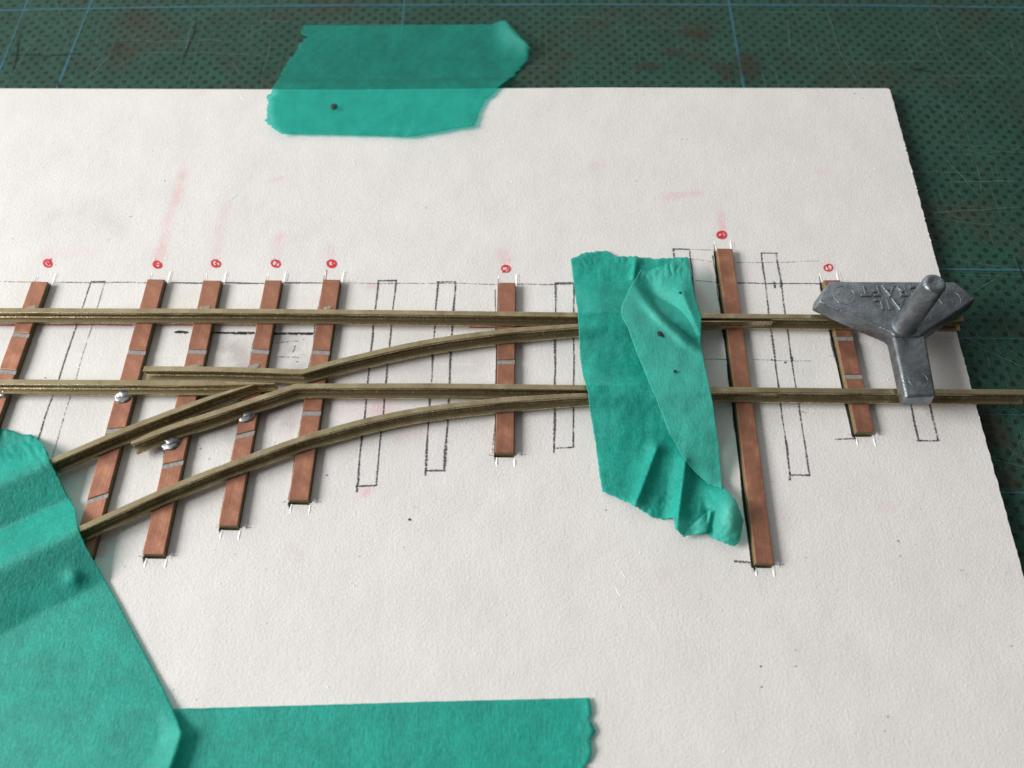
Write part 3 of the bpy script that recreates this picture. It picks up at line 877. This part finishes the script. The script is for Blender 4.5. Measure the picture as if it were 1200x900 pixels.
def ridge(px, py, a, b, amp, wd):
    d = segd(Vector((px, py)), Vector(a), Vector(b)); return amp * math.exp(-(d / wd) ** 1.25)
def sdist(px, py, a, b):
    dx, dy = b[0] - a[0], b[1] - a[1]; return ((px - a[0]) * dy - (py - a[1]) * dx) / math.hypot(dx, dy)
def sstep(a, b, x):
    t = max(0, min(1, (x - a) / (b - a))); return t * t * (3 - 2 * t)
def fin(o, th=0.008):
    s_ = o.modifiers.new("thickness", 'SOLIDIFY'); s_.thickness = th; s_.offset = 1
    return o

# --- tape across the far edge of the card
def h1(x, y, px, py):
    e_ = top_y(x)
    z = MZ + 0.006 + (0.032 - MZ) * sstep(0.32, 0.06, y - e_)
    z += ridge(px, py, (590, 28), (618, 52), 0.16, 14) * sstep(575, 600, px)
    z += ridge(px, py, (310, 140), (326, 156), 0.035, 7)
    z += ridge(px, py, (480, 159), (556, 147), 0.02, 3)
    z += 0.006 * noise.noise(Vector((px * .03, py * .05, 0))) + 0.004 * noise.noise(Vector((px * .1, py * .12, 4)))
    z += 0.018 * max(0, noise.noise(Vector((px * .07, py * .09, 11)))) * sstep(135, 152, py)
    return max(z, (MZ if y > e_ + .06 else 0.014) + 0.004)
t1bm = patch([(356, 30), (480, 29.5), (577, 29), (584, 25.5), (592, 24)], [(330, 157), (400, 158), (478, 160.5), (500, 157), (530, 151), (556, 147)],
    [(356, 30), (353, 38), (360, 43), (350, 56), (338, 72), (330, 86), (322, 98), (313, 114), (314, 128), (310, 141), (320, 151), (330, 157)],
    [(592, 24), (606, 40), (621, 54), (618, 70), (608, 82), (598, 93), (588, 98), (578, 110), (568, 118), (561, 132), (556, 147)], 110, 60, h1,
    tone=lambda x, y: 0.25 * sstep(575, 600, x) * sstep(65, 45, y), jags=(0.5, 0.8, 3.0, 2.6), seed=3)  # tone paints a highlight onto the raised corner
t1 = fin(obj("masking_tape", t1bm, M['tape_thin']))
tag(t1, "short green tape holding the card's far edge to the mat, one corner raised", "tape", "pieces of green masking tape")

# --- crumpled upright tape over the rails
def h2(x, y, px, py):
    d = dist_paths(x, y, [RA, RB, RD, RG])
    z = max(0.012, 0.250 - 0.42 * max(0, d - 0.05))
    z += 0.012
    z += ridge(px, py, (769, 527), (745, 590), 0.10, 6) + ridge(px, py, (803, 540), (793, 620), 0.13, 7) + ridge(px, py, (745, 305), (742, 325), 0.05, 4)
    z -= ridge(px, py, (783, 560), (778, 608), 0.04, 8) * 0.5
    z += 0.020 * noise.noise(Vector((px * .035, py * .03, 2))) + 0.006 * noise.noise(Vector((px * .09, py * .08, 6))) + 0.02 * sstep(.3, .0, d)
    z += 0.02 * abs(noise.noise(Vector((px * .12, py * .10, 8)))) * (sstep(330, 300, py) + sstep(560, 600, py))
    z += 0.26 * math.exp(-((px - 856) / 20) ** 2 - ((py - 600) / 30) ** 2)
    z -= ridge(px, py, (829, 600), (830, 630), 0.06, 4)
    return max(z, 0.006, 0.252 - 1.1 * max(0, d - .06))
t2bm = patch([(669, 304), (687, 296), (710, 294), (722, 301), (745, 301), (770, 304), (787, 302), (806, 302)],
    [(706, 576), (742, 592), (762, 605), (777, 609), (790, 607), (792, 620), (801, 629), (810, 625), (830, 626), (837, 632), (860, 640)],
    [(669, 304), (672, 330), (677, 365), (680, 420), (683, 440), (689, 460), (691, 480), (698, 520), (703, 560), (706, 576)],
    [(806, 302), (815, 352), (821, 370), (820, 405), (828, 442), (834, 470), (837, 495), (841, 520), (844, 567), (862, 587), (871, 610), (866, 635), (860, 640)],
    110, 200, h2, tone=lambda x, y: 0.75 * math.exp(-((x - 858) / 14) ** 2 - ((y - 608) / 26) ** 2), jags=(1.6, 1.6, 0.5, 0.6), seed=8)  # pale tone is the curled end's bright highlight, put into the colour
t2 = fin(obj("masking_tape", t2bm, M['tape']))
tag(t2, "crumpled green tape lying across the rails, folded over along its right side", "tape", "pieces of green masking tape")
LA, LB = (758, 352), (817, 409)
def h2b(x, y, px, py):
    z = h2(x, y, px, py) * 0.35 + 0.20
    z += 0.05
    left = ridge(px, py, (728, 366), (800, 533), 0.0, 5)
    sd = sdist(px, py, LA, LB)          # >0 : up and to the right of the crease
    along = sstep(740, 770, px + 0.3 * (py - 360))
    inn = sstep(738, 772, px) * sstep(418, 396, py)
    z -= 0.15 * math.exp(-((sd - 6) / (5 if sd < 6 else 17)) ** 2) * inn
    z += 0.04 * math.exp(-((sd + 5) / 5) ** 2) * inn
    z += ridge(px, py, (800, 345), (820, 392), 0.07, 9)
    z -= 0.20 * sstep(500, 575, py)
    z += 0.012 * noise.noise(Vector((px * .05, py * .05, 12)))
    z += 0.02 * abs(noise.noise(Vector((px * .14, py * .12, 18)))) * sstep(345, 315, py)
    return max(z, h2(x, y, px, py) + 0.02)
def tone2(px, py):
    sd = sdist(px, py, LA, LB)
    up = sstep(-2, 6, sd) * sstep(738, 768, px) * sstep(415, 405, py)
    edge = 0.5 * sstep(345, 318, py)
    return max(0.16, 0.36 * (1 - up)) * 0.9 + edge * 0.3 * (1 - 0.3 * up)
fbm = patch([(751, 316), (758, 319), (768, 314), (778, 312), (790, 303), (806, 303)], [(843, 572), (846, 574)],
    [(751, 316), (738, 337), (728, 360), (728, 370), (736, 385), (745, 410), (757, 440), (770, 470), (783, 505), (798, 532), (813, 552), (830, 567), (843, 572)],
    [(806, 303), (815, 352), (822, 370), (821, 405), (829, 442), (835, 470), (838, 495), (842, 520), (845, 560), (846, 574)], 70, 180, h2b, tone=tone2, jags=(1.2, 0, 0.7, 0.3), seed=20)
fl = fin(obj("folded_flap", fbm, M['tape'], t2))
fl['label'] = "paler flap folded over the tape's right side"
# --- fold at its lower right end
def h2c(x, y, px, py): return h2(x, y, px, py) + 0.02 + 0.07 * sstep(803, 830, px)
cbm = patch([(828, 600), (834, 597)], [(803, 628), (812, 627)], [(828, 600), (815, 612), (805, 621), (803, 628)], [(834, 597), (831, 612), (829, 624), (812, 627)], 10, 16, h2c, tone=lambda x, y: 0.25)
fin(obj("folded_corner", cbm, M['tape'], t2))

# --- bottom tape
def h4(x, y, px, py): return 0.008 + 0.006 * (noise.noise(Vector((px * .02, py * .03, 1))) + 0.5) + ridge(px, py, (692, 820), (694, 900), 0.02, 6) + 0.010 * max(0, noise.noise(Vector((px * .12, py * .12, 1)))) * sstep(670, 692, px)
t4bm = patch([(100, 834), (200, 831), (350, 827), (520, 822), (691, 818)], [(100, 1010), (400, 1000), (676, 985)], [(100, 834), (95, 1010)],
    [(691, 818), (694, 834), (690, 843), (699, 857), (691, 868), (694, 885), (686, 897), (688, 930), (678, 960), (676, 985)], 120, 40, h4, jags=(0.5, 0, 0, 2.4), seed=31)
t4 = fin(obj("masking_tape", t4bm, M['tape']))
tag(t4, "flat green tape along the bottom edge of the photo, its torn end pointing right", "tape", "pieces of green masking tape")

# --- big foreground tape on the left
def h3(x, y, px, py):
    dF = dist_paths(x, y, [RF]); dG = dist_paths(x, y, [RG])
    z = 0.012
    z = max(z, 0.262 - 0.50 * max(0, dF - 0.04)); z = max(z, 0.262 - 0.45 * max(0, dG - 0.04))
    z += 0.035 * noise.noise(Vector((px * .02, py * .016, 2))) * sstep(560, 520, py)
    z += 0.05 * abs(noise.noise(Vector((px * .10, py * .07, 5)))) * sstep(560, 515, py)
    z += 0.05 * math.exp(-((px - 86) / 9) ** 2 - ((py - 677) / 9) ** 2)
    z += 0.014 * noise.noise(Vector((px * .02, py * .02, 9))) * sstep(660, 720, py)
    z += ridge(px, py, (150, 770), (110, 815), 0.015, 5)
    z += ridge(px, py, (196, 905), (214, 858), 0.10, 17) + 0.02 * sstep(800, 840, py)
    z -= 0.05 * math.exp(-((px - 172) / 14) ** 2 - ((py - 862) / 20) ** 2)
    return max(z, 0.02 + 0.02 * sstep(790, 830, py))
t3bm = patch([(-190, 500), (-60, 500), (0, 502), (15, 505), (25, 510), (37, 509), (49, 518), (54, 530), (54, 542)],
    [(-190, 1010), (0, 1000), (170, 960)], [(-190, 500), (-190, 1010)],
    [(54, 542), (62, 555), (75, 575), (88, 597), (91, 618), (100, 640), (115, 665), (130, 692), (150, 729), (170, 766), (192, 808), (206, 838), (213, 858), (210, 876), (200, 903), (170, 960)],
    120, 160, h3, jags=(1.5, 0, 0, 0.5), seed=44)
t3 = fin(obj("masking_tape", t3bm, M['tape']))
tag(t3, "large green tape in the lower left corner draped over two rail ends", "tape", "pieces of green masking tape")

# crumbs on the tapes
def crumb(parent, hf, px, py, r, seed):
    w_ = U(px, py, 0.2)
    for _ in range(6): w_ = U(px, py, hf(w_.x, w_.y, px, py) + 0.012)
    bm = bmesh.new(); lump(bm, w_, r, r * 0.25, seed, 1, 1.2)
    o = obj("debris_speck", bm, M['ink2'], parent); return o
M['ink2'] = m_simple("dark_grit", (0.02, 0.03, 0.03), 0.7)
crumb(t1, h1, 391, 125, 0.045, 1)
crumb(t2, h2b, 773, 391, 0.028, 2); crumb(t2, h2b, 776, 393.5, 0.015, 3); crumb(t2, h2b, 797, 343, 0.015, 4); crumb(t2, h2b, 791, 435, 0.018, 5)

# ------------------------------------------------------------------ cast gauge
GZ0, GZ1 = 0.262, 0.47
org = U(1063, 400, 0.25)
tg = empty("track_gauge", Vector((org.x, org.y, 0.25)))
tag(tg, "grey cast metal gauge with three arms and upright peg, sitting on two rails", "track gauge")
def slab(px, z0, z1, bev, seg, name, draft=0.03):
    pts = [U(x, y, z1) for x, y in px]
    c = sum(pts, Vector()) / len(pts)
    bm = bmesh.new()
    top = [bm.verts.new(p) for p in pts]
    bot = []
    for p in pts:
        d = (p - c).normalized() * draft
        bot.append(bm.verts.new((p.x + d.x, p.y + d.y, z0)))
    n_ = len(pts)
    bm.faces.new(top); bm.faces.new(list(reversed(bot)))
    for i in range(n_): bm.faces.new((top[i], bot[i], bot[(i + 1) % n_], top[(i + 1) % n_]))
    o = obj(name, bm, M['pewter'], tg)
    bevel(o, bev, seg)
    for p in o.data.polygons: p.use_smooth = True
    return o
slab([(973, 329.5), (1119, 330), (1144, 350), (1083, 390), (1078, 394), (1049, 394), (1043, 388), (1006, 373), (960, 353), (962, 345)], GZ0, GZ1, 0.022, 3, "top_plate")
slab([(1046, 392), (1085, 392), (1097.5, 463), (1062, 465)], GZ0 + 0.002, GZ1 - 0.025, 0.035, 4, "lower_arm")
# slotted feet on the rail heads
def foot(px, py, sx, sy):
    c = U(px, py, ZT); bm = bmesh.new()
    bmesh.ops.create_cube(bm, size=1)
    for v in bm.verts: v.co = Vector((c.x + v.co.x * sx, c.y + v.co.y * sy, (ZT - 0.03 + GZ0 + 0.02) / 2 + v.co.z * (GZ0 + 0.05 - ZT)))
    bevel(obj("foot", bm, M['pewter'], tg), 0.01)
foot(1000, 377, .20, .05); foot(1100, 378.5, .20, .05); foot(1000, 366, .20, .05); foot(1100, 366, .20, .05); foot(1080, 464, .2, .05); foot(1078, 451, .2, .05)
# peg
pb = U(1059.5, 382, GZ1 - 0.01)
best = min((abs(P((pb.x, pb.y, z / 100))[1] - 331) , z / 100) for z in range(60, 300))
ztip = best[1]
print("peg height", ztip - GZ1, "tip px", P((pb.x, pb.y, ztip)))
bm = bmesh.new()
prof = [(0.150, 0.0), (0.138, 0.02), (0.132, 0.06)]
Hp = ztip - pb.z
prof += [(0.132 - 0.008 * k / 6, 0.06 + (Hp - 0.10) * k / 6) for k in range(1, 7)]
rt_ = prof[-1][0]
prof += [(rt_ * 0.985, Hp - 0.030), (rt_ * 0.94, Hp - 0.019), (rt_ * 0.86, Hp - 0.009), (rt_ * 0.75, Hp - 0.001), (rt_ * 0.62, Hp), (rt_ * 0.45, Hp - 0.006), (rt_ * 0.22, Hp - 0.010), (0.001, Hp - 0.011)]
NS = 40; rings = []
for r, z in prof:
    rings.append([bm.verts.new((pb.x + r * (1 + 0.02 * noise.noise(Vector((math.cos(t), math.sin(t), z * 3)) * 1.5)) * math.cos(t), pb.y + r * math.sin(t), pb.z + z)) for t in [2 * math.pi * i / NS for i in range(NS)]])
for a, b in zip(rings, rings[1:]):
    for i in range(NS): f = bm.faces.new((a[i], a[(i + 1) % NS], b[(i + 1) % NS], b[i]))
bm.faces.new(rings[-1])
obj("peg", bm, M['pewter'], tg, smooth=True)
# ejector rings
def ejector(px, py, z, r):
    c = U(px, py, z); bm = bmesh.new(); n1, n2 = 40, 8; rg = []
    for i in range(n1):
        a = 2 * math.pi * i / n1
        rr = 0.007 * (0.6 + 0.6 * noise.noise(Vector((math.cos(a) * 2 + px, math.sin(a) * 2, 0))))
        rg.append([bm.verts.new((c.x + (r + rr * math.cos(b)) * math.cos(a), c.y + (r + rr * math.cos(b)) * math.sin(a), z - 0.001 + rr * math.sin(b))) for b in [2 * math.pi * j / n2 for j in range(n2)]])
    for i in range(n1):
        for j in range(n2): bm.faces.new((rg[i][j], rg[(i + 1) % n1][j], rg[(i + 1) % n1][(j + 1) % n2], rg[i][(j + 1) % n2]))
    obj("moulding_ring", bm, M['pewter'], tg, smooth=True)
ejector(1076, 445, GZ1 - 0.025, 0.105); ejector(989, 346, GZ1, 0.125); ejector(1113, 350, GZ1, 0.125)
# raised lettering, cast upside down as seen from here
def letters(txt, px, py, size):
    cu = bpy.data.curves.new("lettering", 'FONT'); cu.body = txt; cu.size = size; cu.extrude = 0.008; cu.bevel_depth = 0.006; cu.bevel_resolution = 2
    cu.align_x = 'CENTER'; cu.align_y = 'CENTER'; cu.space_character = 1.3; cu.offset = 0.0
    o = bpy.data.objects.new("lettering_tmp", cu); C.objects.link(o)
    dg = bpy.context.evaluated_depsgraph_get(); dg.update()
    me = bpy.data.meshes.new_from_object(o.evaluated_get(dg)); bpy.data.objects.remove(o)
    me.materials.clear(); me.materials.append(M['pewter'])
    for v in me.vertices:
        v.co.z += 0.004 * noise.noise(v.co * 25)
    for p in me.polygons: p.use_smooth = False
    q = bpy.data.objects.new("lettering", me); C.objects.link(q); q.parent = tg
    c = U(px, py, GZ1 + 0.004); q.location = c - tg.location; q.rotation_euler = (0, 0, math.pi)
letters("CRAFT", 1044, 340.5, 0.20)
letters("RAIL", 1050.5, 356.5, 0.20)
